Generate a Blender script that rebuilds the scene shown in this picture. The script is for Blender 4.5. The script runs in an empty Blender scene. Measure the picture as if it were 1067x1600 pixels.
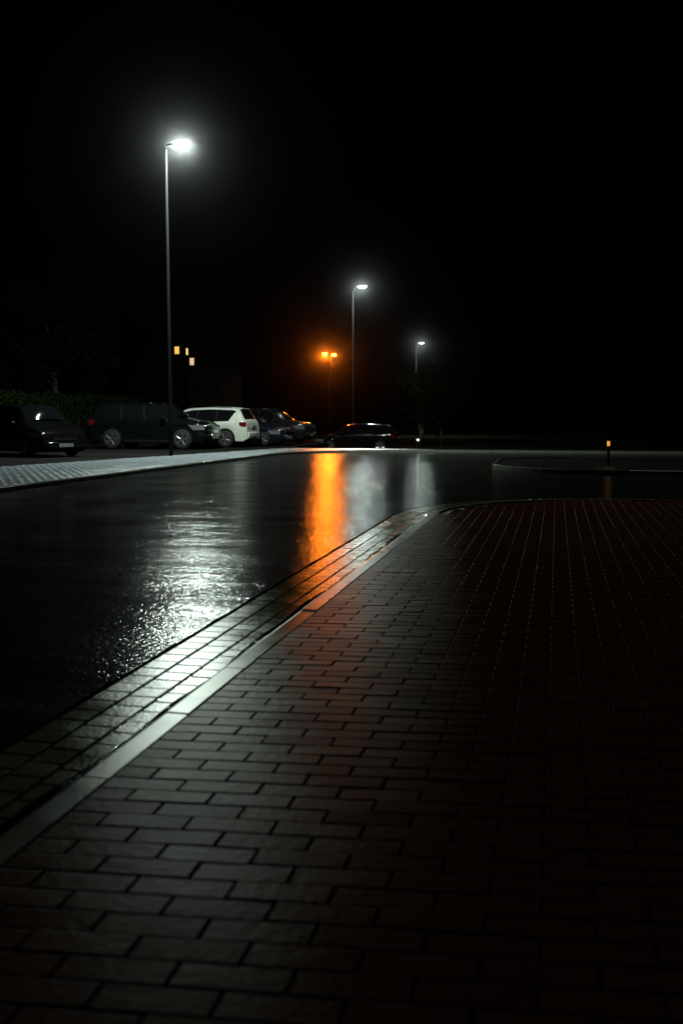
import bpy, bmesh, math, random
from mathutils import Vector, Matrix
random.seed(11)
S = bpy.context.scene
C = S.collection
R = math.radians
PI = math.pi

# ------------------------------------------------------------------ render / view
S.view_settings.view_transform = 'Standard'
S.view_settings.look = 'None'
S.view_settings.exposure = -1.9
S.view_settings.gamma = 1.0
S.cycles.use_denoising = True
S.cycles.denoiser = 'OPENIMAGEDENOISE'
S.cycles.sample_clamp_direct = 0.0
S.cycles.sample_clamp_indirect = 2.0
S.cycles.max_bounces = 5
S.cycles.glossy_bounces = 3
S.cycles.diffuse_bounces = 2
S.cycles.transmission_bounces = 3
S.cycles.volume_bounces = 0
S.cycles.caustics_reflective = False
S.cycles.caustics_refractive = False

# ------------------------------------------------------------------ helpers
def link(o, parent=None):
    C.objects.link(o)
    if parent is not None:
        o.parent = parent
    return o

def obj(name, verts, faces, mat, parent=None, smooth=False):
    me = bpy.data.meshes.new(name)
    me.from_pydata([tuple(v) for v in verts], [], faces)
    me.update()
    if smooth:
        me.polygons.foreach_set('use_smooth', [True] * len(me.polygons))
    o = bpy.data.objects.new(name, me)
    for m in (mat if isinstance(mat, (list, tuple)) else [mat]):
        me.materials.append(m)
    return link(o, parent)

def bobj(name, bm, mat, parent=None, smooth=False):
    me = bpy.data.meshes.new(name)
    bmesh.ops.recalc_face_normals(bm, faces=bm.faces)
    bm.to_mesh(me); bm.free()
    if smooth:
        me.polygons.foreach_set('use_smooth', [True] * len(me.polygons))
    me.materials.append(mat)
    return link(bpy.data.objects.new(name, me), parent)

def tag(o, label, cat, group=None):
    o['label'] = label; o['category'] = cat
    if group: o['group'] = group
    return o

def thing(name, label, cat, loc, rz=0.0, group=None):
    o = bpy.data.objects.new(name, None); C.objects.link(o)
    o.location = loc; o.rotation_euler = (0, 0, rz)
    o.empty_display_size = 0.3
    return tag(o, label, cat, group)

def struct(o, kind='structure'):
    o['kind'] = kind
    return o

def box(bm, lo, hi, bev=0.0):
    lo = Vector(lo); hi = Vector(hi)
    m = Matrix.Translation((lo + hi) / 2) @ Matrix.Diagonal((*(hi - lo), 1))
    r = bmesh.ops.create_cube(bm, size=1, matrix=m)
    if bev:
        es = list({e for v in r['verts'] for e in v.link_edges})
        bmesh.ops.bevel(bm, geom=es, offset=bev, segments=2, affect='EDGES', profile=0.5)

def tube(bm, pts, rad, n=12, caps=True):
    """tapered tube along pts (Vectors), rad float or list"""
    if not isinstance(rad, (list, tuple)): rad = [rad] * len(pts)
    pts = [Vector(p) for p in pts]
    rings = []
    for i, p in enumerate(pts):
        a = pts[max(i - 1, 0)]; b = pts[min(i + 1, len(pts) - 1)]
        d = (b - a).normalized()
        u = d.cross(Vector((0, 0, 1)))
        if u.length < 1e-3: u = Vector((1, 0, 0))
        u.normalize(); w = d.cross(u).normalized()
        rings.append([bm.verts.new(p + (u * math.cos(2*PI*k/n) + w * math.sin(2*PI*k/n)) * rad[i]) for k in range(n)])
    for a, b in zip(rings, rings[1:]):
        for k in range(n):
            bm.faces.new((a[k], a[(k+1) % n], b[(k+1) % n], b[k]))
    if caps:
        bm.faces.new(rings[0][::-1]); bm.faces.new(rings[-1])

def lathe(bm, prof, n=28, axis='Y', c=(0, 0, 0)):
    """prof: list of (radius, along)"""
    rings = []
    for r, a in prof:
        ring = []
        for k in range(n):
            t = 2*PI*k/n
            if axis == 'Y': v = (c[0] + r*math.cos(t), c[1] + a, c[2] + r*math.sin(t))
            else: v = (c[0] + r*math.cos(t), c[1] + r*math.sin(t), c[2] + a)
            ring.append(bm.verts.new(v))
        rings.append(ring)
    for a, b in zip(rings, rings[1:]):
        for k in range(n):
            bm.faces.new((a[k], a[(k+1) % n], b[(k+1) % n], b[k]))
    bm.faces.new(rings[0][::-1]); bm.faces.new(rings[-1])

# ------------------------------------------------------------------ materials
def new_mat(name):
    m = bpy.data.materials.new(name); m.use_nodes = True
    nt = m.node_tree
    return m, nt, nt.nodes, nt.links, nt.nodes['Principled BSDF']

def simple(name, col, rough=0.5, metal=0.0, coat=0.0, var=0.25, scale=6.0, spec=0.5, bump=0.0, bscale=80.0):
    m, nt, N, L, b = new_mat(name)
    tc = N.new('ShaderNodeTexCoord')
    nz = N.new('ShaderNodeTexNoise'); nz.inputs['Scale'].default_value = scale; nz.inputs['Detail'].default_value = 5
    L.new(tc.outputs['Object'], nz.inputs['Vector'])
    mx = N.new('ShaderNodeMix'); mx.data_type = 'RGBA'
    mx.inputs['A'].default_value = (*[c*(1-var) for c in col], 1)
    mx.inputs['B'].default_value = (*[min(1, c*(1+var)) for c in col], 1)
    L.new(nz.outputs['Fac'], mx.inputs['Factor'])
    L.new(mx.outputs['Result'], b.inputs['Base Color'])
    b.inputs['Roughness'].default_value = rough; b.inputs['Metallic'].default_value = metal
    b.inputs['Coat Weight'].default_value = coat; b.inputs['Coat Roughness'].default_value = 0.08
    b.inputs['Specular IOR Level'].default_value = spec
    if bump:
        n2 = N.new('ShaderNodeTexNoise'); n2.inputs['Scale'].default_value = bscale
        L.new(tc.outputs['Object'], n2.inputs['Vector'])
        bp = N.new('ShaderNodeBump'); bp.inputs['Strength'].default_value = 1; bp.inputs['Distance'].default_value = bump
        L.new(n2.outputs['Fac'], bp.inputs['Height']); L.new(bp.outputs['Normal'], b.inputs['Normal'])
    return m

def emit(name, col, st):
    m, nt, N, L, b = new_mat(name)
    b.inputs['Base Color'].default_value = (*col, 1)
    b.inputs['Emission Color'].default_value = (*col, 1)
    b.inputs['Emission Strength'].default_value = st
    return m

def wet(name, c1, c2, rlo, rhi, layers, wscale=0.6, cscale=9.0, big=0.0, bigscale=(0.5, 0.9), ior=1.36, dist='BECKMANN'):
    """wet ground: colour noise, roughness patches (water film), several bump octaves [(scale, distance)]"""
    m, nt, N, L, b = new_mat(name)
    tc = N.new('ShaderNodeTexCoord')
    def noise(scale, detail=3.0, sc=None):
        n = N.new('ShaderNodeTexNoise'); n.inputs['Scale'].default_value = scale; n.inputs['Detail'].default_value = detail
        if sc:
            mp = N.new('ShaderNodeMapping'); mp.inputs['Scale'].default_value = (*sc, 1)
            L.new(tc.outputs['Object'], mp.inputs['Vector']); L.new(mp.outputs['Vector'], n.inputs['Vector'])
        else:
            L.new(tc.outputs['Object'], n.inputs['Vector'])
        return n
    cn = noise(cscale, 6)
    mx = N.new('ShaderNodeMix'); mx.data_type = 'RGBA'
    mx.inputs['A'].default_value = (*c1, 1); mx.inputs['B'].default_value = (*c2, 1)
    N.remove(b)
    df = N.new('ShaderNodeBsdfDiffuse'); gl = N.new('ShaderNodeBsdfAnisotropic'); gl.distribution = 'GGX' if dist == 'GGX' else 'BECKMANN'
    gx = N.new('ShaderNodeBsdfAnisotropic'); gx.distribution = 'GGX'
    gm = N.new('ShaderNodeMixShader'); gm.inputs['Fac'].default_value = .35 if dist == 'MIX' else 0
    L.new(gl.outputs['BSDF'], gm.inputs[1]); L.new(gx.outputs['BSDF'], gm.inputs[2])
    fr = N.new('ShaderNodeFresnel'); fr.inputs['IOR'].default_value = ior
    ms = N.new('ShaderNodeMixShader'); out = N['Material Output']
    L.new(fr.outputs['Fac'], ms.inputs['Fac']); L.new(df.outputs['BSDF'], ms.inputs[1]); L.new(gm.outputs['Shader'], ms.inputs[2])
    L.new(ms.outputs['Shader'], out.inputs['Surface'])
    L.new(cn.outputs['Fac'], mx.inputs['Factor']); L.new(mx.outputs['Result'], df.inputs['Color'])
    wn = noise(wscale, 4)
    mr = N.new('ShaderNodeMapRange')
    mr.inputs['From Min'].default_value = 0.25; mr.inputs['From Max'].default_value = 0.75
    mr.inputs['To Min'].default_value = rlo; mr.inputs['To Max'].default_value = rhi
    L.new(wn.outputs['Fac'], mr.inputs['Value']); L.new(mr.outputs['Result'], gl.inputs['Roughness']); L.new(mr.outputs['Result'], gx.inputs['Roughness'])
    prev = None
    if big:
        bn = noise(1.0, 3, bigscale)
        bp = N.new('ShaderNodeBump'); bp.inputs['Strength'].default_value = 1; bp.inputs['Distance'].default_value = big
        L.new(bn.outputs['Fac'], bp.inputs['Height']); prev = bp
    for sc, dist in layers:
        n = noise(1.0, 2, sc) if isinstance(sc, tuple) else noise(sc, 2)
        bp = N.new('ShaderNodeBump'); bp.inputs['Strength'].default_value = 1; bp.inputs['Distance'].default_value = dist
        L.new(n.outputs['Fac'], bp.inputs['Height'])
        if prev: L.new(prev.outputs['Normal'], bp.inputs['Normal'])
        prev = bp
    if prev:
        for q in (df, gl, gx, fr): L.new(prev.outputs['Normal'], q.inputs['Normal'])
    return m

M = {}
M['asphalt'] = wet('wet_asphalt', (.014, .014, .014), (.03, .03, .029), .11, .16,
                   [((20, 36), .0052), (60, .0015)], wscale=.7, cscale=60, big=.045, bigscale=(.3, 1.1), ior=1.45, dist='MIX')
M['bay'] = wet('bay_asphalt', (.010, .010, .010), (.02, .019, .018), .7, .85, [(120, .003)], cscale=40, ior=1.0)
M['sett'] = wet('sett_stone', (.13, .14, .06), (.25, .26, .12), .23, .31, [(55, .0009), (260, .0003)], wscale=3.5, cscale=14, ior=1.52)
M['kerb'] = wet('kerb_concrete', (.18, .19, .15), (.28, .29, .24), .26, .33, [(220, .0005)], wscale=4, cscale=12, ior=1.42)
M['kerb_shaded'] = wet('shaded_kerb', (.04, .04, .036), (.07, .07, .06), .5, .6, [(220, .0005)], wscale=4, cscale=12, ior=1.1)  # kerb darkened at the corner, the shade there put into its colour
M['kerb_lit'] = wet('lit_kerb', (.6, .6, .6), (.75, .75, .75), .4, .5, [(220, .0005)], wscale=4, cscale=12, ior=1.5)  # pale colour stands in for lamplight from an unseen lamp on the right
M['paver'] = wet('red_paver', (.085, .028, .017), (.15, .052, .032), .3, .4, [(28, .0012), (240, .0005)], wscale=2.2, cscale=4, ior=1.088)
M['paver_edge'] = wet('paver_edge', (.018, .008, .006), (.035, .016, .012), .5, .6, [(60, .001)], cscale=9, ior=1.022)
M['grey_paver'] = wet('grey_paver', (.42, .465, .53), (.56, .62, .70), .4, .5, [(30, .001), (220, .0005)], wscale=2, cscale=5, ior=1.5)
M['concrete_island'] = wet('shaded_concrete', (.03, .03, .028), (.055, .055, .05), .5, .6, [(90, .0015)], cscale=8, ior=1.1)  # concrete colour darkened so that the island reads as unlit
M['bed'] = wet('joint_sand', (.015, .013, .011), (.03, .026, .022), .6, .7, [(150, .002)], ior=1.1)
M['bitumen'] = wet('bitumen', (.008, .008, .008), (.014, .014, .014), .6, .7, [(90, .002)], ior=1.0)
M['soil'] = wet('verge_soil', (.006, .007, .004), (.015, .016, .009), .75, .9, [(20, .02)], cscale=3, ior=1.0)
M['concrete_far'] = wet('pavement_concrete', (.12, .12, .115), (.2, .2, .19), .4, .5, [(90, .0015)], cscale=8)

m, nt, N, L, b = new_mat('gutter_water')
b.inputs['Base Color'].default_value = (.006, .006, .007, 1); b.inputs['Roughness'].default_value = .03; b.inputs['IOR'].default_value = 1.33
tc = N.new('ShaderNodeTexCoord')
n1 = N.new('ShaderNodeTexNoise'); n1.inputs['Scale'].default_value = 38; n1.inputs['Detail'].default_value = 4
n2 = N.new('ShaderNodeTexNoise'); n2.inputs['Scale'].default_value = 1.3
L.new(tc.outputs['Object'], n1.inputs['Vector']); L.new(tc.outputs['Object'], n2.inputs['Vector'])
mr = N.new('ShaderNodeMapRange'); mr.inputs['From Min'].default_value = .45; mr.inputs['From Max'].default_value = .65; mr.inputs['To Min'].default_value = 0.05; mr.inputs['To Max'].default_value = 1
L.new(n2.outputs['Fac'], mr.inputs['Value'])
bp = N.new('ShaderNodeBump'); bp.inputs['Distance'].default_value = .012
L.new(mr.outputs['Result'], bp.inputs['Strength']); L.new(n1.outputs['Fac'], bp.inputs['Height']); L.new(bp.outputs['Normal'], b.inputs['Normal'])
M['water'] = m

M['galv'] = simple('galvanised_steel', (.007, .0072, .0072), .8, .0, var=.15, scale=20, spec=.0)
M['lamp_body'] = simple('lamp_grey_paint', (.25, .26, .27), .4, .2)
M['rubber'] = simple('tyre_rubber', (.012, .012, .012), .75)
M['alloy'] = simple('alloy_rim', (.55, .55, .54), .28, .9, var=.08)
M['arch'] = simple('black_plastic', (.006, .006, .006), .7, spec=.2)
M['chrome'] = simple('chrome', (.75, .75, .75), .12, 1, var=.05)
M['plate'] = simple('plate_white', (.3, .3, .29), .5)
M['redlens'] = simple('red_lens', (.14, .01, .008), .12, coat=1)
M['clearlens'] = simple('clear_lens', (.16, .165, .17), .1, coat=1)
m, nt, N, L, b = new_mat('car_glass')
b.inputs['Base Color'].default_value = (.006, .007, .008, 1); b.inputs['Roughness'].default_value = .09
b.inputs['IOR'].default_value = 1.5
M['glass'] = m
M['white_paint'] = simple('white_car_paint', (.8, .82, .74), .35, coat=.6, var=.03)
M['black_paint'] = simple('black_car_paint', (.005, .005, .006), .14, coat=.3, var=.1, spec=.25)
M['green_paint'] = simple('dark_green_car_paint', (.004, .006, .005), .16, 0, coat=.3, var=.1, spec=.25)
M['blue_paint'] = simple('dark_blue_car_paint', (.008, .010, .022), .18, 0, coat=.3, var=.1, spec=.25)
M['grey_paint'] = simple('dark_grey_car_paint', (.016, .0165, .018), .18, 0, coat=.4, var=.1, spec=.3)
M['leaf'] = simple('leaf_green', (.008, .012, .004), .85, var=.5, scale=1.2, spec=.0)
M['hedge_leaf'] = simple('hedge_leaf', (.010, .02, .005), .8, var=.5, scale=2.0, spec=.05)
M['bark'] = simple('bark', (.06, .045, .035), .85, bump=.03, bscale=12)
M['render_wall'] = simple('house_render', (.1, .096, .08), .85, var=.12, scale=1.5)
M['render_wall2'] = simple('house_render_warm', (.09, .055, .04), .85, var=.12, scale=1.5)
M['rooftile'] = simple('roof_tile', (.16, .06, .045), .7, var=.3, scale=3)
M['frame'] = simple('window_frame', (.12, .12, .11), .6)
M['dark_glass'] = simple('dark_window_glass', (.006, .007, .008), .4, spec=.1)
M['win_amber'] = emit('lit_window_amber', (1, .55, .1), 4.2)
M['win_cream'] = emit('lit_window_cream', (1, .75, .3), 3.6)
M['win_pink'] = emit('lit_window_pink', (1, .66, .4), 3.2)
M['led'] = emit('led_lens', (.86, 1, .96), 70)
M['sodium'] = emit('sodium_lens', (1, .2, .01), 520)
M['amber'] = emit('amber_lens', (1, .42, .06), 3.2)
M['whitelamp'] = emit('white_lens', (.95, 1, 1), 5)
M['post'] = simple('dark_post', (.012, .012, .014), .8, spec=.05)

for k in ('led', 'sodium', 'amber', 'whitelamp', 'win_amber', 'win_cream', 'win_pink'): M[k].cycles.emission_sampling = 'NONE'
# ------------------------------------------------------------------ ground sheets
def ground_z(y):
    if y < 38.5: return -.08
    if y < 48: return -.08 - .42*(y-38.5)/9.5
    return -.5
gy = [-60, -20, 0, 20, 38.5, 42, 45, 48, 80, 150, 300, 600]
gx = [-500, -200, -60, -20, 0, 20, 60, 200, 500]
gv = [(x, y, ground_z(y)) for y in gy for x in gx]
nx = len(gx)
struct(obj('ground', gv, [(j*nx+i, j*nx+i+1, (j+1)*nx+i+1, (j+1)*nx+i) for j in range(len(gy)-1) for i in range(nx-1)], M['soil']))
struct(obj('road', [(-9.42, -8, 0), (60, -8, 0), (60, 36, 0), (-9.42, 36, 0)], [(0, 1, 2, 3)], M['asphalt']))

def arc(c, r, a0, a1, n=14):
    return [(c[0] + r*math.cos(R(a0 + (a1-a0)*i/n)), c[1] + r*math.sin(R(a0 + (a1-a0)*i/n))) for i in range(n+1)]

def slab(name, poly, z0, z1, mat):
    n = len(poly)
    v = [(x, y, z1) for x, y in poly] + [(x, y, z0) for x, y in poly]
    f = [tuple(range(n)), tuple(range(2*n-1, n-1, -1))] + [(i, n+i, n+(i+1) % n, (i+1) % n) for i in range(n)]
    bm = bmesh.new(); vs = [bm.verts.new(p) for p in v]
    for q in f: bm.faces.new([vs[i] for i in q])
    o = bobj(name, bm, mat)
    return struct(o)

class Path:
    """kerb line: polyline with arclength; left normal points to the road side when side=+1"""
    def __init__(s, pts):
        s.p = [Vector((x, y)) for x, y in pts]; s.L = [0]
        for a, b in zip(s.p, s.p[1:]): s.L.append(s.L[-1] + (b-a).length)
    def at(s, d, off):
        d = min(max(d, 0), s.L[-1] - 1e-6)
        k = 0
        while s.L[k+1] < d: k += 1
        def nrm(i):
            i0 = max(i-1, 0); i1 = min(i+1, len(s.p)-1)
            t = (s.p[i1]-s.p[i0]).normalized(); return Vector((-t.y, t.x))
        f = (d - s.L[k]) / (s.L[k+1]-s.L[k])
        q = s.p[k].lerp(s.p[k+1], f); n = nrm(k).lerp(nrm(k+1), f).normalized()
        return q + n*off

def kerb(name, path, ztop, stone=.75, width=.12, gap=.013, side=1, z0=-.02, mat=None):
    """swept kerbstones: rounded edge toward the road; path runs along the road face, the stone lies on the other side"""
    prof = [(0, z0), (0, ztop-.02), (.004, ztop-.009), (.012, ztop-.002), (.022, ztop), (width-.006, ztop-.001), (width, ztop-.006), (width, z0)]
    V, F = [], []
    d = 0.0
    while d < path.L[-1]-.05:
        e = min(d+stone-gap, path.L[-1])
        ns = 3
        jz = random.uniform(-.003, .003)
        base = len(V); np_ = len(prof)
        for k in range(ns+1):
            t = d + (e-d)*k/ns
            for o, z in prof:
                q = path.at(t, -side*o); V.append((q.x, q.y, z + (jz if z > 0 else 0)))
        for k in range(ns):
            for i in range(np_):
                a = base+k*np_+i; c = base+k*np_+(i+1) % np_; F.append((a, c, c+np_, a+np_))
        F.append(tuple(base+i for i in range(np_))); F.append(tuple(base+ns*np_+i for i in range(np_))[::-1])
        d += stone
    bm = bmesh.new(); vs = [bm.verts.new(v) for v in V]
    for q in F: bm.faces.new([vs[i] for i in q])
    return struct(bobj(name, bm, mat or M['kerb']))

# near pavement on the right: straight kerb, rounded corner, then along the side street
RK = -1.62
rpath = Path([(RK, -6 + i*.5) for i in range(37)] + arc((RK+2.8, 12.6), 2.8, 180, 90)[0:] + [(RK+2.8+i*.5, 15.4 + .02*i) for i in range(1, 60)])
kerb('pavement_kerb', rpath, .045)
inner = [rpath.at(d, -.115) for d in [i*.25 for i in range(int(rpath.L[-1]/.25))]]
slab('pavement', [(q.x, q.y) for q in inner] + [(30, -6)], -.03, .02, M['bed'])

def blocks(name, mat, uv, bev=.006, drop=.004, depth=.03, jit=.0015, tilt=.006):
    """uv: list of 4 corner tuples (x,y) + z; one bevelled, slightly tilted stone each"""
    V, F = [], []
    for cs, z in uv:
        if sum(cs[k][0]*cs[(k+1) % 4][1] - cs[(k+1) % 4][0]*cs[k][1] for k in range(4)) < 0: cs = cs[::-1]
        cx = sum(c[0] for c in cs)/4; cy = sum(c[1] for c in cs)/4
        z += random.uniform(-jit, jit); tx = random.gauss(0, tilt); ty = random.gauss(0, tilt)
        def zz(p): return z + tx*(p[0]-cx) + ty*(p[1]-cy)
        b0 = len(V)
        ins = []
        for c in cs:
            d = Vector((cx-c[0], cy-c[1])); 
            ex = bev*1.3
            ins.append((c[0] + d.x/max(abs(d.x), 1e-6)*min(ex, abs(d.x)*.5), c[1] + d.y/max(abs(d.y), 1e-6)*min(ex, abs(d.y)*.5)))
        mid = [((c[0]*.65+i[0]*.35), (c[1]*.65+i[1]*.35)) for c, i in zip(cs, ins)]
        V += [(p[0], p[1], zz(p)) for p in ins]
        V += [(p[0], p[1], zz(p)-drop*.35) for p in mid]
        V += [(p[0], p[1], zz(p)-drop*1.3) for p in cs]
        V += [(p[0], p[1], zz(p)-depth) for p in cs]
        F.append((b0, b0+1, b0+2, b0+3))
        for r in range(3):
            for k in range(4):
                a = b0+r*4+k; c2 = b0+r*4+(k+1) % 4
                F.append((a, a+4, c2+4, c2))
    o = obj(name, V, F, mat, smooth=False)
    if isinstance(mat, (list, tuple)):      # darker, rougher edges and joint faces
        o.data.polygons.foreach_set('material_index', [0 if k % 13 == 0 else 1 for k in range(len(F))])
    return struct(o)

def inside_near(x, y):
    if y < 12.6 or x > RK+2.8: return x > RK+.12 and y < 15.2
    return (x-(RK+2.8))**2 + (y-12.6)**2 < (2.8-.16)**2

PL, PW, G = .27, .10, .005
sh = math.tan(R(6))
rows = []
for j in range(0, 172):
    for i in range(-1, 32):
        x0 = RK+.125 + i*PL + (PL/2 if j % 2 else 0); x1 = x0+PL-G
        x0 = max(x0, RK+.125)
        if x1 - x0 < .04: continue
        y0 = -.9 + j*PW
        cs = [(x0, y0+sh*(x0-RK)), (x1, y0+sh*(x1-RK)), (x1, y0+PW-G+sh*(x1-RK)), (x0, y0+PW-G+sh*(x0-RK))]
        if all(inside_near(*c) for c in cs): rows.append((cs, .044))
blocks('pavement_paving', [M['paver'], M['paver_edge']], rows, bev=.0035, drop=.0035, jit=.0018, tilt=.007)

# gutter setts: three rows along the kerb
sts = []
SL = .145
for r in range(3):
    o1 = .153*(r) + .004; o0 = .153*(r+1)-.006
    ztop = [.004, .007, .0085][r]
    n = int((rpath.L[-1]-12)/SL)
    for k in range(n):
        d = k*SL + random.uniform(-.003, .003) + .05*r
        p = [rpath.at(d, o1), rpath.at(d, o0), rpath.at(d+SL-.008, o0), rpath.at(d+SL-.008, o1)]
        sts.append(([(q.x, q.y) for q in p], ztop))
blocks('gutter', M['sett'], sts, bev=.004, drop=.004, depth=.02, jit=.0007, tilt=.004)
# black bitumen joint between the asphalt and the setts
V = []
for k in range(90):
    for o_ in (.463, .492 + .006*math.sin(k*1.9)): q = rpath.at(k*.25, o_); V.append((q.x, q.y, .004))
struct(obj('road_joint', V, [(2*k, 2*k+1, 2*k+3, 2*k+2) for k in range(89)], M['bitumen']))
# standing water against the kerb
V, F = [], []
n = int(22/.08)
for k in range(n):
    d = k*.08
    w = .062 + .014*math.sin(d*1.7) + .012*math.sin(d*5.1+1) + random.uniform(-.005, .005)
    a = rpath.at(d, .001); c = rpath.at(d, max(.02, w))
    V += [(a.x, a.y, .0075), (c.x, c.y, .0062)]
F = [(2*k, 2*k+1, 2*k+3, 2*k+2) for k in range(n-1)]
struct(obj('gutter_water', V, F, M['water'], smooth=True))

# left pavement with the kerb that bends right at the far end
LK = -9.42
lpts = [(LK, -8 + i) for i in range(40)] + arc((LK+4.4, 31.4), 4.4, 180, 90) + [(LK+4.4+i, 35.8) for i in range(1, 60)]
lpath = Path(lpts)
kerb('far_kerb', lpath, .085, stone=1.0, side=-1)
def back(y): return -13.6 if y < 21 else -13.6 + (y-21)*.19
lin = [lpath.at(i*.5, .115) for i in range(int(lpath.L[-1]/.5))]
bk = [(40, 37.6), (-5, 37.4), (-8.6, 37.5), (-10.6, 37.0)] + [(back(y), y) for y in (34, 30, 25, 21, 10, -8)]
slab('far_pavement', [(q.x, q.y) for q in lin] + bk, -.03, .066, M['concrete_far'])
rows = []
for j in range(0, 215):
    y0 = 6 + j*.15
    for i in range(0, 22):
        x0 = -9.545 - (i+1)*.2 + (.1 if j % 2 else 0); x1 = x0+.195
        x1 = min(x1, -9.54)
        if x1-x0 < .05 or x0 < back(y0)+.02: continue
        if y0 > 30.6 and (x1-(LK+4.4))**2 + (y0+.2-31.4)**2 > 1e9: continue
        if y0+.15 > 31.3 and math.hypot(x1-(LK+4.4), y0-31.4) < 4.56: continue
        if y0 > 36.8: continue
        rows.append(([(x0, y0), (x1, y0), (x1, y0+.145), (x0, y0+.145)], .0845))
blocks('far_pavement_paving', M['grey_paver'], rows, bev=.006, drop=.004, depth=.016, tilt=.006)
slab('parking_bay', [(back(-8), -8)] + [(back(y)-.01, y) for y in (10, 21, 25, 30, 34, 37)] + [(-10.9, 37.4), (-10.9, 46), (-24, 46), (-24, -8)], -.45, .055, M['bay'])

# pavement across the side street
ipts = [(60 - i*.8, 22.45) for i in range(74)] + arc((RK+2.9, 25.35), 2.9, 270, 180) + [(RK, 25.9), (RK, 26.6), (RK, 27.4)] + arc((RK+2.2, 27.8), 2.2, 180, 90) + [(RK+2.2+i, 30) for i in range(1, 58)]
ipath = Path(ipts)
ns_ = 73
kerb('corner_kerb', Path(ipts[ns_:]), .11, stone=1.0, mat=M['kerb_shaded'])
kerb('side_street_kerb', Path(ipts[:ns_+1]), .113, stone=1.0, mat=M['kerb_lit'])
iin = [ipath.at(i*.4, -.115) for i in range(int(ipath.L[-1]/.4))]
slab('corner_pavement', [(q.x, q.y) for q in iin], -.03, .085, M['concrete_island'])

# ------------------------------------------------------------------ lamps
def area(name, loc, power, col, parent, sx=.4, sy=.2, spread=180, rot=(0, 0, 0)):
    l = bpy.data.lights.new(name, 'AREA'); l.shape = 'RECTANGLE'; l.size = sx; l.size_y = sy
    l.energy = power; l.color = col; l.spread = R(spread)
    o = bpy.data.objects.new(name, l); link(o, parent); o.location = loc; o.rotation_euler = rot
    return o

def led_lamp(x, y, z0, h, rz, label, power, tiltz=12):
    """tapered galvanised pole with a flat lantern reaching over the road"""
    t = thing('street_lamp', label, 'street lamp', (x, y, z0), rz, 'white street lamps along the road')
    bm = bmesh.new(); tube(bm, [(0, 0, 0), (0, 0, .9), (0, 0, .95), (0, 0, h)], [.07, .07, .055, .034], 14)
    pole = bobj('pole', bm, M['galv'], t, True)
    bm = bmesh.new(); box(bm, (-.012, -.074, .35), (.012+.05, -.064, .8), .004); bobj('access_door', bm, M['galv'], pole)
    bm = bmesh.new(); tube(bm, [(0, 0, h-.08), (0, 0, h+.03), (.10, 0, h+.07), (.2, 0, h+.085)], [.05, .05, .04, .034], 12)
    bobj('bracket', bm, M['galv'], t, True)
    bm = bmesh.new(); 
    prof = [(.14, .05, .03), (.22, .12, .055), (.40, .15, .06), (.62, .14, .05), (.74, .09, .028), (.78, .04, .012)]
    rings = []
    for px, hw, th in prof:
        zc = h+.085 + (px-.14)*.08
        rings.append([bm.verts.new((px, yy, zz)) for yy, zz in ((-hw, zc-.012), (-hw*.9, zc+th*.5), (-hw*.45, zc+th), (hw*.45, zc+th), (hw*.9, zc+th*.5), (hw, zc-.012))])
    for a, b2 in zip(rings, rings[1:]):
        for k in range(6): bm.faces.new((a[k], a[(k+1) % 6], b2[(k+1) % 6], b2[k]))
    bm.faces.new(rings[0]); bm.faces.new(rings[-1][::-1])
    head = bobj('lantern', bm, M['lamp_body'], t)
    bm = bmesh.new(); lathe(bm, [(.02, -.05), (.085, -.042), (.115, -.022), (.12, 0)], 20, 'Z')
    bmesh.ops.scale(bm, vec=(1.75, 1.05, 1), verts=bm.verts)
    bmesh.ops.translate(bm, vec=(.47, 0, h+.093), verts=bm.verts)
    bobj('lens', bm, M['led'], head, True)
    area('lamp_light', (.47, 0, h+.035), power, (.84, 1, .88), t, .36, .2, rot=(0, R(-tiltz*0), 0))
    return t

led_lamp(-11.87, 28.5, .05, 9.5, R(12), 'tall white street lamp beside the parked cars, nearest and brightest of the three', 6600)
led_lamp(-10.55, 50, -.5, 8.5, R(8), 'white street lamp right of the twin orange lamp, middle one of three', 2600)
led_lamp(-12.95, 90, -.5, 8.6, R(8), 'smallest and farthest white street lamp, right of the others', 2600)

def sodium_lamp(x, y, z0, h):
    t = thing('double_street_lamp', 'orange twin-headed street lamp glowing behind the parked cars', 'street lamp', (x, y, z0), R(-12))
    bm = bmesh.new(); tube(bm, [(0, 0, 0), (0, 0, 1.0), (0, 0, 1.05), (0, 0, h)], [.09, .09, .07, .05], 12)
    bobj('pole', bm, M['galv'], t, True)
    for s, dz, name in ((-1, .04, 'l'), (1, -.08, 'r')):
        bm = bmesh.new(); tube(bm, [(0, 0, h-.1), (s*.08, 0, h+.0), (s*.25, 0, h+.06+dz*.3)], .03, 10); bobj('arm', bm, M['galv'], t, True)
        zc = h+.08+dz
        bm = bmesh.new(); lathe(bm, [(.03, 0.2), (.14, .17), (.19, .06), (.2, .0)], 20, 'Z')
        bmesh.ops.scale(bm, vec=(1, .8, .8), verts=bm.verts)
        bmesh.ops.translate(bm, vec=(s*.4, 0, zc), verts=bm.verts)
        hd = bobj('lantern', bm, M['lamp_body'], t, True)
        bm = bmesh.new(); lathe(bm, [(.02, -.13), (.1, -.11), (.16, -.05), (.18, -.003)], 20, 'Z')
        bmesh.ops.scale(bm, vec=(1, .8, 1), verts=bm.verts)
        bmesh.ops.translate(bm, vec=(s*.4, 0, zc), verts=bm.verts)
        bobj('lens', bm, M['sodium'], hd, True)
        area('lamp_light', (s*.4, -.1, zc-.2), 1900 if s < 0 else 700, (1, .19, .01), t, .3, .2, rot=(R(-62), 0, R(20)))
sodium_lamp(-17.73, 75, -.5, 6.75)

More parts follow.
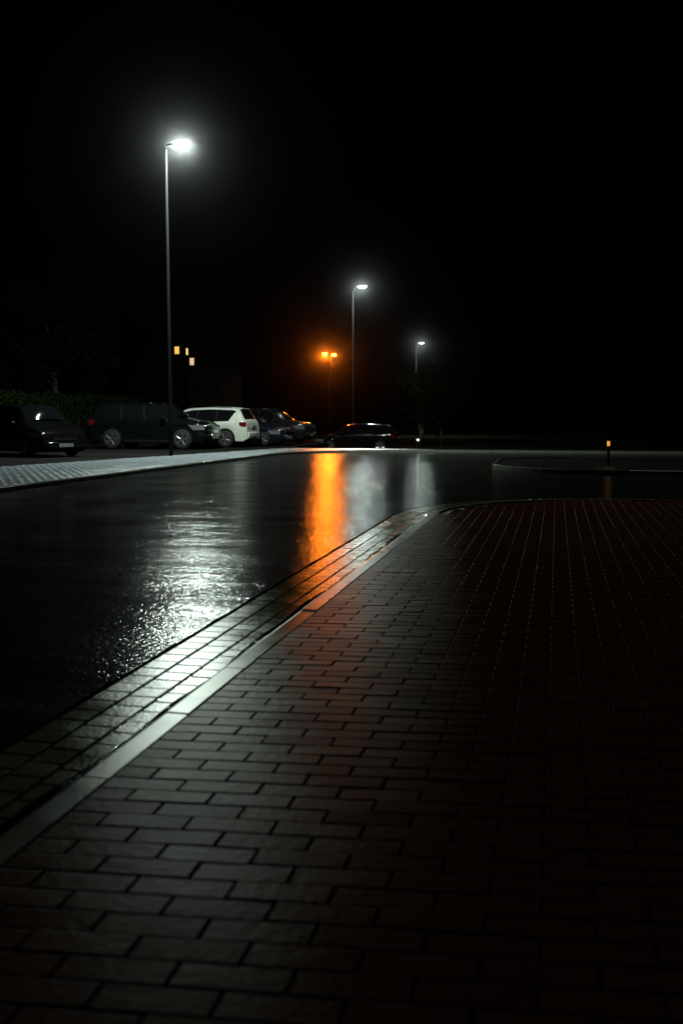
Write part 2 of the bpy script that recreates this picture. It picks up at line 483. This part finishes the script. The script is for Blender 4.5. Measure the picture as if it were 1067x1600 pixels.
# small lamps near the ground
t = thing('bollard_light', 'short dark bollard with a small amber light, far right beyond the side street', 'bollard light', (1.27, 25, .085))
bm = bmesh.new(); tube(bm, [(0, 0, 0), (0, 0, .5)], [.036, .034], 14); tube(bm, [(0, 0, .62), (0, 0, .66), (0, 0, .68)], [.042, .04, .02], 14); bobj('post', bm, M['post'], t)
bm = bmesh.new(); lathe(bm, [(.034, .5), (.036, .52), (.036, .6), (.034, .62)], 16, 'Z'); bobj('lens', bm, M['amber'], t, True)
t = thing('bollard_light', 'low bollard with a small white light beyond the bend, under the farthest street lamp', 'bollard light', (-5.6, 39.6, -.13))
bm = bmesh.new(); tube(bm, [(0, 0, 0), (0, 0, .46)], [.06, .055], 14); tube(bm, [(0, 0, .54), (0, 0, .58), (0, 0, .6)], [.07, .07, .02], 14); bobj('post', bm, M['post'], t)
bm = bmesh.new(); lathe(bm, [(.05, .46), (.052, .47), (.052, .53), (.05, .54)], 16, 'Z'); bobj('lens', bm, M['whitelamp'], t, True)
t = thing('marker_post', 'slim roadside marker post right of the low white light', 'marker post', (-4.35, 37.1, .066))
bm = bmesh.new(); box(bm, (-.03, -.02, 0), (.03, .02, .8), .006); bobj('post', bm, M['post'], t)
bm = bmesh.new(); box(bm, (-.022, -.026, .5), (.022, -.0205, .66)); bobj('reflector', bm, M['redlens'], t)

# ------------------------------------------------------------------ cars
def lerp(a, b, t): return a + (b-a)*t
def interp(tab, x):
    for (x0, y0), (x1, y1) in zip(tab, tab[1:]):
        if x <= x1:
            t = 0 if x1 == x0 else max(0, (x-x0)/(x1-x0))
            t = t*t*(3-2*t)*.35 + t*.65
            return lerp(y0, y1, t)
    return tab[-1][1]

class CarShape:
    # x runs from rear (0) to nose (L); y is half width; z up
    def __init__(s, kind):
        s.kind = kind
        if kind == 'suv':
            s.L, s.W, s.H = 4.5, 1.86, 1.70
            s.top = [(0, .78), (.04, 1.02), (.10, 1.12), (.42, 1.60), (.65, 1.665), (1.6, 1.70), (2.4, 1.67), (2.75, 1.60), (3.42, 1.14), (3.6, 1.10), (4.2, 1.0), (4.4, .88), (4.47, .72), (4.5, .55)]
            s.belt = [(0, 1.0), (.2, 1.08), (1.5, 1.03), (3.3, .98), (4.5, .90)]
            s.bot = .27; s.wr = .36; s.wx = (.95, 3.62); s.cowl, s.rooff = 3.38, 2.72; s.rw = (.14, .42)
        elif kind == 'van':
            s.L, s.W, s.H = 4.45, 1.84, 1.68
            s.top = [(0, .78), (.04, 1.02), (.10, 1.12), (.30, 1.58), (.5, 1.645), (1.6, 1.68), (2.6, 1.66), (2.95, 1.60), (3.52, 1.12), (3.68, 1.06), (4.15, .93), (4.36, .8), (4.42, .66), (4.45, .5)]
            s.belt = [(0, .98), (.2, 1.03), (1.5, 1.0), (3.5, .95), (4.45, .84)]
            s.bot = .22; s.wr = .33; s.wx = (.9, 3.62); s.cowl, s.rooff = 3.49, 2.92; s.rw = (.14, .32)
        else:
            s.L, s.W, s.H = 4.2, 1.76, 1.48
            s.top = [(0, .62), (.05, .92), (.12, 1.0), (.5, 1.36), (.75, 1.43), (1.5, 1.48), (2.1, 1.46), (2.45, 1.38), (3.15, .98), (3.35, .93), (3.9, .82), (4.1, .72), (4.17, .6), (4.2, .45)]
            s.belt = [(0, .92), (.3, .96), (1.5, .92), (3.1, .87), (4.2, .78)]
            s.bot = .2; s.wr = .315; s.wx = (.82, 3.36); s.cowl, s.rooff = 3.1, 2.42; s.rw = (.16, .5)
    def half(s, x):
        e = .30
        t = min(x, s.L-x)
        w = s.W/2
        nose = x > s.L/2
        d = max(0, 1 - t/(.55 if nose else .3))
        return w*(1 - (.17 if nose else .10)*d**2.2)
    def bottom(s, x):
        z = s.bot
        for wx in s.wx:
            d = abs(x-wx); r = s.wr+.055
            if d < r: z = max(z, s.wr + math.sqrt(r*r-d*d) - .0)
        t = min(x, s.L-x)
        if t < .18: z = max(z, s.bot + .1*(1-t/.18))
        return z
    def section(s, x):
        zt = interp(s.top, x); w = s.half(x); bl = min(interp(s.belt, x), zt-.05); zb = s.bottom(x)
        zb = min(zb, bl-.06)
        green = max(0.0, min(1.0, (zt-bl)/.55))
        wr = w*lerp(.93, .74, green)
        zr = zt - lerp(.04, .11, green)
        zr = max(zr, bl+.008)
        P = [(w*.955, zb), (w*.99, lerp(zb, bl, .3)), (w*1.0, lerp(zb, bl, .62)), (w*.985, lerp(zb, bl, .9)), (w*.965, bl)]
        for k in range(1, 5): P.append((lerp(w*.965, wr, k/4) + math.sin(PI*k/4)*.012*green, lerp(bl, zr, k/4)))
        # rounded roof corner
        for k in range(1, 6):
            a = k/5*PI/2
            P.append((wr*(.80 + .20*math.cos(a)) if k < 5 else wr*.80, zr + (zt-.02-zr)*math.sin(a)))
        P += [(wr*.5, zt-.006), (0, zt)]
        return P
    def side_pt(s, x, f, out):
        P = s.section(x)[4:9]
        k = min(int(f*4), 3); u = f*4-k
        y = lerp(P[k][0], P[k+1][0], u); z = lerp(P[k][1], P[k+1][1], u)
        return y+out, z+out*.35
    def low_pt(s, x, z, out):
        P = s.section(x)[:5]
        for a, b in zip(P, P[1:]):
            if z <= b[1]:
                u = max(0, (z-a[1])/(b[1]-a[1]+1e-6)); return lerp(a[0], b[0], u)+out
        return P[-1][0]+out
    def top_pt(s, x, f):
        """f in -1..1 across the roof part of the section"""
        P = s.section(x); P = P[8:]
        g = abs(f)
        # P[0] is the outer end, P[-1] the centre
        yo = P[0][0]; y = g*yo*.97
        for a, b in zip(P, P[1:]):
            if b[0] <= y <= a[0]:
                u = (a[0]-y)/(a[0]-b[0]+1e-9); z = lerp(a[1], b[1], u); break
        else: z = P[-1][1]
        return math.copysign(y, f), z

def build_car(kind, paint, label, loc, rz, group='parked cars', scale=1.0):
    s = CarShape(kind)
    t = thing('parked_car', label, 'car', loc, rz, group); t.scale = (scale,)*3
    xs = sorted(set([0, .012, .03, .055] + [i*.05 for i in range(2, int(s.L/.05))] + [s.L-.055, s.L-.03, s.L-.012, s.L]))
    V, F = [], []
    off = s.L/2
    secs = [s.section(x) for x in xs]
    n = len(secs[0])
    for x, P in zip(xs, secs):
        for y, z in P: V.append((x-off, -y, z))
        for y, z in P[-2::-1]: V.append((x-off, y, z))
    m_ = 2*n-1
    for k in range(len(xs)-1):
        for i in range(m_-1):
            a = k*m_+i; F.append((a, a+1, a+1+m_, a+m_))
    F.append(tuple(range(m_))); F.append(tuple((len(xs)-1)*m_+i for i in range(m_))[::-1])
    body = obj('body', V, F, paint, t, True)
    bm = bmesh.new(); bm.from_mesh(body.data); bmesh.ops.recalc_face_normals(bm, faces=bm.faces); bm.to_mesh(body.data); bm.free()
    # underbody
    bm = bmesh.new(); box(bm, (-off+.12, -s.W/2+.12, s.bot-.05), (off-.15, s.W/2-.12, s.wr*2+.12)); bobj('underbody', bm, M['arch'], t)
    def panel(name, pts_grid, mat, smooth=True, parent=None):
        nr = len(pts_grid); nc = len(pts_grid[0]); V = [p for r in pts_grid for p in r]
        F = [(r*nc+c, r*nc+c+1, (r+1)*nc+c+1, (r+1)*nc+c) for r in range(nr-1) for c in range(nc-1)]
        return obj(name, V, F, mat, parent or t, smooth)
    # side glass: rear quarter, rear door, front door
    if kind != 'hatch': wins = [((.80, 1.30), (.50, 1.30)), ((1.36, 2.22), (1.36, 2.10)), ((2.28, 3.28), (2.18, 2.78))]
    else: wins = [((.62, 1.05), (.62, 1.0)), ((1.12, 1.95), (1.06, 1.85)), ((2.02, 3.0), (1.92, 2.5))]
    for sg in (-1, 1):
        for (b0, b1), (t0, t1) in wins:
            g = []
            for r in range(6):
                f = lerp(.06, .97, r/5)
                row = []
                for c in range(9):
                    x = lerp(lerp(b0, t0, r/5), lerp(b1, t1, r/5), c/8)
                    y, z = s.side_pt(x, f, .006); row.append((x-off, sg*y, z))
                g.append(row)
            panel('side_window', g, M['glass'])
        if kind == 'suv':
            for (xb0, xb1), (xt0, xt1) in (((1.28, 1.38), (1.28, 1.38)), ((2.20, 2.30), (2.08, 2.20))):
                g = []
                for r in range(6):
                    row = []
                    for c in range(3):
                        x = lerp(lerp(xb0, xt0, r/5), lerp(xb1, xt1, r/5), c/2); y, z = s.side_pt(x, lerp(.06, .97, r/5), .004); row.append((x-off, sg*y, z))
                    g.append(row)
                panel('pillar_trim', g, M['arch'])
    def topglass(name, xa, xb, w, out, bulge=0.0):
        g = []
        for r in range(7):
            x = lerp(xa, xb, r/6); row = []
            for c in range(13):
                f = lerp(-w, w, c/12); y, z = s.top_pt(x, f); y2, z2 = s.top_pt(x+.02, f)
                nx_, nz_ = -(z2-z), .02; l = math.hypot(nx_, nz_)
                o2 = out + bulge*(1-(f/w)**2)*math.sin(PI*(.15+.7*r/6)); row.append((x-off+nx_/l*o2, y, z+nz_/l*o2))
            g.append(row)
        return panel(name, g, M['glass'])
    topglass('windscreen', s.cowl, s.rooff+.04, .93, .006, .16 if kind == 'van' else .085)
    topglass('rear_window', s.rw[0], s.rw[1]-.02, .86, .006)
    # sills, bumpers, handles, mirrors, seams
    for sg in (-1, 1):
        bm = bmesh.new(); box(bm, (s.wx[0]+s.wr+.1-off, min(sg*(s.W/2-.06), sg*(s.W/2-.005)), s.bot-.03), (s.wx[1]-s.wr-.1-off, max(sg*(s.W/2-.06), sg*(s.W/2-.005)), s.bot+.07), .012); bobj('sill', bm, M['arch'], t)
        for hx in (1.55, 2.55):
            z = interp(s.belt, hx)-.1; y = s.low_pt(hx, z, .0)
            bm = bmesh.new(); box(bm, (hx-.1-off, min(sg*(y-.01), sg*(y+.028)), z-.014), (hx+.08-off, max(sg*(y-.01), sg*(y+.028)), z+.014), .008); bobj('door_handle', bm, M['chrome'] if kind == 'suv' else paint, t)
        mx_ = s.cowl-.42; z = interp(s.belt, mx_)
        bm = bmesh.new(); box(bm, (mx_-.08-off, min(sg*(s.W/2-.06), sg*(s.W/2+.16)), z+.02), (mx_+.1-off, max(sg*(s.W/2-.06), sg*(s.W/2+.16)), z+.17), .05); bobj('mirror', bm, paint, t, True)
        # wheel arch lips and wheels
        for wx in s.wx:
            bm = bmesh.new(); r = s.wr+.055
            y = s.W/2-.012
            pr = []
            for k in range(19):
                a = R(-8 + 196*k/18); pr.append((wx-off+(r)*math.cos(a), sg*(s.low_pt(wx+r*math.cos(a), s.wr+r*math.sin(a), 0)-.004), s.wr+r*math.sin(a)))
            tube(bm, pr, .022, 8); bobj('arch_trim', bm, M['arch'] if kind == 'suv' else paint, t, True)
            y = s.W/2-.13
            wy = sg*y
            bm = bmesh.new(); R0 = s.wr
            lathe(bm, [(R0*.66, -.105), (R0*.93, -.105), (R0*.985, -.085), (R0, -.05), (R0, .05), (R0*.985, .085), (R0*.93, .105), (R0*.66, .105)], 36, 'Y', (wx-off, wy, s.wr))
            wheel = bobj('wheel', bm, M['rubber'], t, True)
            bm = bmesh.new()
            yo = wy + sg*.1
            # rim ring and five double spokes
            n_ = 36
            prof = [(R0*.68, -.02), (R0*.68, .012), (R0*.63, .012), (R0*.60, -.05)]
            rr = []
            for pr_, pa in prof:
                rr.append([bm.verts.new((wx-off+pr_*math.cos(2*PI*k/n_), yo+sg*pa, s.wr+pr_*math.sin(2*PI*k/n_))) for k in range(n_)])
            for a, b2 in zip(rr, rr[1:]):
                for k in range(n_): bm.faces.new((a[k], a[(k+1) % n_], b2[(k+1) % n_], b2[k]))
            ph = random.uniform(0, 1)
            for q in range(5):
                a = 2*PI*q/5 + ph
                ca, sa = math.cos(a), math.sin(a)
                def P(rad, wd, yy): return (wx-off+ca*rad-sa*wd, yo+sg*yy, s.wr+sa*rad+ca*wd)
                vs = [bm.verts.new(P(.04, -.03, -.005)), bm.verts.new(P(.04, .03, -.005)), bm.verts.new(P(R0*.63, .055, .006)), bm.verts.new(P(R0*.63, -.055, .006)), bm.verts.new(P(.04, 0, .012)), bm.verts.new(P(R0*.63, 0, .022))]
                bm.faces.new((vs[0], vs[4], vs[5], vs[3])); bm.faces.new((vs[4], vs[1], vs[2], vs[5]))
            bmesh.ops.create_circle(bm, cap_ends=True, segments=16, radius=.065, matrix=Matrix.Translation((wx-off, yo+sg*.008, s.wr)) @ Matrix.Rotation(PI/2, 4, 'X'))
            me_rim = bobj('rim', bm, M['alloy'], wheel)
            bm = bmesh.new(); bmesh.ops.create_circle(bm, cap_ends=True, segments=28, radius=R0*.66, matrix=Matrix.Translation((wx-off, yo-sg*.06, s.wr)) @ Matrix.Rotation(PI/2, 4, 'X')); bobj('brake_disc', bm, M['arch'], wheel)
        # head and tail lamps wrap the corners
        hz = interp(s.top, s.L-.28)
        g = []
        for r in range(5):
            z = lerp(hz-.30, hz-.13, r/4); row = []
            for c in range(9):
                x = lerp(s.L-.62+.18*(1-r/4), s.L-.075+.02*(1-r/4), c/8)
                row.append((x-off+.006*(c/8), sg*s.low_pt(x, z, .006), z))
            g.append(row)
        panel('headlight', g, M['clearlens'])
        g = []
        tz0, tz1 = (.86, 1.05) if kind != 'hatch' else (.74, .92)
        for r in range(5):
            z = lerp(tz0, tz1, r/4); row = []
            for c in range(9):
                x = lerp(.035+.03*r/4, .36-.10*abs(r-2.5)/2.5, c/8)
                row.append((x-off-.004, sg*s.low_pt(x, z, .007), z))
            g.append(row)
        panel('tail_light', g, M['redlens'])
    # bumpers, plates, grille
    bm = bmesh.new(); box(bm, (-off-.05, -s.W/2+.2, s.bot+.12), (-off+.1, s.W/2-.2, s.bot+.36), .035); bobj('bumper', bm, paint, t, True)
    bm = bmesh.new(); box(bm, (off-.1, -s.W/2+.28, s.bot+.04), (off+.045, s.W/2-.28, s.bot+.26), .035); bobj('bumper', bm, paint, t, True)
    bm = bmesh.new(); box(bm, (off-.06, -.42, s.bot+.30), (off+.012, .42, s.bot+.42), .012); bobj('grille', bm, M['chrome'], t)
    bm = bmesh.new(); box(bm, (-off-.03, -.26, .80 if kind == 'suv' else .68), (-off+.03, .26, .91 if kind == 'suv' else .79), .004); bobj('number_plate', bm, M['plate'], t)
    bm = bmesh.new(); box(bm, (off+.03, -.26, s.bot+.1), (off+.052, .26, s.bot+.21), .004); bobj('number_plate', bm, M['plate'], t)
    if kind == 'suv':
        for sg in (-1, 1):
            bm = bmesh.new(); pts = []
            for k in range(9):
                x = lerp(.75, 2.5, k/8); y = s.section(x)[10][0]; z = s.section(x)[10][1]+.03
                pts.append((x-off, sg*y, z))
            tube(bm, pts, .016, 8); bobj('roof_rail', bm, M['chrome'], t, True)
        bm = bmesh.new(); box(bm, (.33-off, -.55, 1.575), (.55-off, .55, 1.61), .012); bobj('roof_spoiler', bm, paint, t)
    return t

zb = .055
def front_at(wx, wy_near, kind):  # nose toward +X: place so that the near front wheel stands at (wx, wy_near)
    s = CarShape(kind); return (wx - (s.wx[1]-s.L/2), wy_near + s.W/2 - .03, zb)
def rear_at(wx, wy_near, kind):   # nose toward -X
    s = CarShape(kind); return (wx - (s.L/2 - s.wx[0]), wy_near + s.W/2 - .03, zb)
build_car('van', M['black_paint'], 'dark tall car facing the road, leftmost of the parked row', front_at(-15.55, 27.6, 'van'), R(-27))
build_car('suv', M['green_paint'], 'dark car nosed toward the road, just left of the white car', front_at(-14.25, 35.0, 'suv'), 0, scale=1.1)
build_car('suv', M['white_paint'], 'white car parked with its tail toward the road', rear_at(-13.35, 37.75, 'suv'), PI)
build_car('hatch', M['blue_paint'], 'dark blue hatchback parked just right of the white car', front_at(-12.25, 40.2, 'hatch'), R(-10))
build_car('suv', M['grey_paint'], 'dark grey car with a bright windscreen, rightmost in the parking bays', front_at(-12.1, 43.1, 'suv'), R(-5))
c = build_car('hatch', M['black_paint'], 'low black car parked beyond the bend behind the orange reflection', (-9.7, 47.2, -.46), R(180))

# ------------------------------------------------------------------ hedge, trees
def leaves(name, centers, mat, parent, size):
    V, F = [], []
    for p in centers:
        a = random.uniform(0, 2*PI); b_ = random.uniform(-1, 1); r = math.sqrt(1-b_*b_)
        nrm = Vector((r*math.cos(a), r*math.sin(a), b_))
        u = nrm.orthogonal().normalized(); u = Matrix.Rotation(random.uniform(0, 2*PI), 3, nrm) @ u; w = nrm.cross(u)
        s_ = size*random.uniform(.6, 1.4); k = len(V)
        V += [p - u*s_, p - w*s_*.5 + nrm*s_*.15, p + u*s_, p + w*s_*.5 + nrm*s_*.15]
        F.append((k, k+1, k+2, k+3))
    return obj(name, V, F, mat, parent)

t = thing('hedge', 'long clipped green hedge behind the parked cars', 'hedge', (-21.2, 22, .055))
pts = []
for k in range(16000):
    y = random.uniform(-2, 24); x = random.uniform(-.55, .55); z = random.uniform(.05, 2.15 + .1*math.sin(y*2.1) + .07*math.sin(y*5.3))
    if random.random() < .7:
        side = random.choice((0, 0, 1)); 
        if side == 0: x = .55 + random.gauss(0, .06)
        else: z = 2.1 + .1*math.sin(y*2.1) + random.gauss(0, .07)
    pts.append(Vector((x, y, z)))
leaves('foliage', pts, M['hedge_leaf'], t, .07)
bm = bmesh.new()
for k in range(26):
    y = -1.8 + k; tube(bm, [(0, y, 0), (random.uniform(-.1, .1), y+.1, .9), (random.uniform(-.2, .2), y+random.uniform(-.2, .2), 1.8)], [.05, .035, .012], 6)
bobj('stem', bm, M['bark'], t)

def tree(label, x, y, z0, h, cr, nl, seed, size=.16):
    rnd = random.Random(seed)
    t = thing('broadleaf_tree', label, 'tree', (x, y, z0), 0, 'trees beyond the parking bays')
    bm = bmesh.new()
    tube(bm, [(0, 0, -.1), (.05, 0, h*.2), (-.03, .05, h*.45), (.05, 0, h*.8)], [.24, .17, .12, .03], 10)
    tips = []
    for k in range(11):
        z = h*rnd.uniform(.3, .75); a = rnd.uniform(0, 2*PI); l = cr*rnd.uniform(.6, 1.0)
        e = Vector((l*math.cos(a), l*math.sin(a), z + h*rnd.uniform(.08, .25)))
        tube(bm, [(0, 0, z), e*.5 + Vector((0, 0, z*.5+.1)), e], [.07, .045, .012], 6); tips.append(e)
    bobj('trunk', bm, M['bark'], t, True)
    cl = []
    for e in tips:
        for q in range(4):
            cl.append((e*rnd.uniform(.6, 1.05) + Vector((rnd.gauss(0, .5), rnd.gauss(0, .5), rnd.gauss(0, .5))), rnd.uniform(.5, 1.0)))
    pts = []
    for k in range(nl):
        c, r = rnd.choice(cl); v = Vector((rnd.gauss(0, 1), rnd.gauss(0, 1), rnd.gauss(0, .8)))
        pts.append(c + v.normalized()*r*rnd.uniform(.5, 1)**.5)
    leaves('crown', pts, M['leaf'], t, size)
tree('dark leafy tree behind the leftmost parked cars', -24.2, 43.5, -.4, 9.0, 2.6, 5000, 3)
tree('dim bushy tree left of the farthest white street lamp', -8.6, 62, -.5, 4.6, 2.0, 3500, 5)

# ------------------------------------------------------------------ houses
def house(label, x, y, w, d, eave, ridge, rz, wallmat, wins, z0=-.5):
    """gable-roofed block; front faces -Y; wins: (x, z, w, h, material or None)"""
    t = thing('house', label, 'house', (x, y, z0), rz, 'houses behind the parking bays')
    bm = bmesh.new()
    v = [bm.verts.new(p) for p in ((-w/2, 0, 0), (w/2, 0, 0), (w/2, d, 0), (-w/2, d, 0), (-w/2, 0, eave), (w/2, 0, eave), (w/2, d, eave), (-w/2, d, eave), (-w/2, d/2, ridge), (w/2, d/2, ridge))]
    for q in ((0, 1, 5, 4), (2, 3, 7, 6), (1, 2, 6, 9, 5), (3, 0, 4, 8, 7)): bm.faces.new([v[i] for i in q])
    bobj('wall', bm, wallmat, t)
    sl = (ridge-eave)/(d/2); ov = .4; og = .08
    bm = bmesh.new()
    for sgn in (-1, 1):
        ye = d/2 + sgn*(d/2+ov); ze = eave - sl*ov
        a = [(-w/2-og, ye, ze+.05), (w/2+og, ye, ze+.05), (w/2+og, d/2, ridge+.05), (-w/2-og, d/2, ridge+.05)]
        b2 = [(p[0], p[1], p[2]+.14) for p in a]
        vv = [bm.verts.new(p) for p in a+b2]
        for q in ((0, 1, 2, 3), (4, 5, 6, 7), (0, 1, 5, 4), (1, 2, 6, 5), (2, 3, 7, 6), (3, 0, 4, 7)): bm.faces.new([vv[i] for i in q])
    roof = bobj('roof', bm, M['rooftile'], t)
    bm = bmesh.new(); box(bm, (w*.2, d*.55, ridge-.9), (w*.2+.6, d*.55+.6, ridge+.9), .02); bobj('chimney', bm, M['render_wall2'], roof)
    for wx, wz, ww, wh, lit in wins:
        bm = bmesh.new(); f_ = .07
        box(bm, (wx-ww/2-f_, -.06, wz), (wx-ww/2, .04, wz+wh)); box(bm, (wx+ww/2, -.06, wz), (wx+ww/2+f_, .04, wz+wh))
        box(bm, (wx-ww/2-f_, -.06, wz+wh), (wx+ww/2+f_, .04, wz+wh+f_)); box(bm, (wx-ww/2-f_, -.1, wz-f_), (wx+ww/2+f_, .04, wz))
        win = bobj('window', bm, M['frame'], t)
        obj('pane', [(wx-ww/2, -.015, wz), (wx+ww/2, -.015, wz), (wx+ww/2, -.015, wz+wh), (wx-ww/2, -.015, wz+wh)], [(0, 1, 2, 3)], lit or M['dark_glass'], win)
    return t
house('tall pale house with a pair of lit upper windows', -42.3, 100, 7.5, 9, 11.0, 14.2, R(22), M['render_wall'],
      [(1.4, 8.75, .48, .8, M['win_amber']), (2.5, 8.65, .22, .72, M['win_cream']), (-1.2, 8.7, .8, 1.0, None), (1.45, 5.6, .8, 1.0, None), (-1.2, 5.6, .8, 1.0, None), (-1.2, 2.6, .8, 1.0, None)])
house('warm-coloured house with one lit window, standing lower to the right', -34.56, 95, 5.4, 8, 9.0, 11.6, R(20), M['render_wall2'],
      [(-2.38, 7.15, .42, .72, M['win_pink']), (.2, 7.1, .8, 1.0, None), (1.9, 7.1, .8, 1.0, None), (.2, 4.2, .8, 1.0, None), (-1.8, 4.2, .8, 1.0, None)])

# ------------------------------------------------------------------ damp air
HAZE = 0.0003
if HAZE:
    bm = bmesh.new(); box(bm, (-80, -20, -1.6), (80, 130, 22))
    hm = bpy.data.materials.new('damp_air'); hm.use_nodes = True
    nt = hm.node_tree; nt.nodes.clear()
    o_ = nt.nodes.new('ShaderNodeOutputMaterial'); v_ = nt.nodes.new('ShaderNodeVolumePrincipled')
    v_.inputs['Density'].default_value = HAZE; v_.inputs['Color'].default_value = (.95, .96, 1, 1); v_.inputs['Anisotropy'].default_value = .99
    nt.links.new(v_.outputs['Volume'], o_.inputs['Volume'])
    hz = bobj('haze', bm, hm); struct(hz, 'stuff')

# ------------------------------------------------------------------ night sky
W = bpy.data.worlds.new('World'); S.world = W; W.use_nodes = True
nt = W.node_tree; bg = nt.nodes['Background']
sk = nt.nodes.new('ShaderNodeTexSky'); sk.sky_type = 'NISHITA'; sk.sun_disc = False
sk.sun_elevation = R(-9); sk.sun_rotation = R(60)
nt.links.new(sk.outputs['Color'], bg.inputs['Color']); bg.inputs['Strength'].default_value = .004

# ------------------------------------------------------------------ camera
cam = bpy.data.cameras.new('camera'); co = bpy.data.objects.new('camera', cam); C.objects.link(co)
cam.sensor_fit = 'VERTICAL'; cam.sensor_height = 36; cam.lens = 33.75
cam.clip_start = .1; cam.clip_end = 2000
co.location = (0, 0, 1.3)
co.rotation_euler = (R(90-5.635), 0, R(12.585))
cam.dof.use_dof = True; cam.dof.focus_distance = 14; cam.dof.aperture_fstop = 2.2
S.camera = co
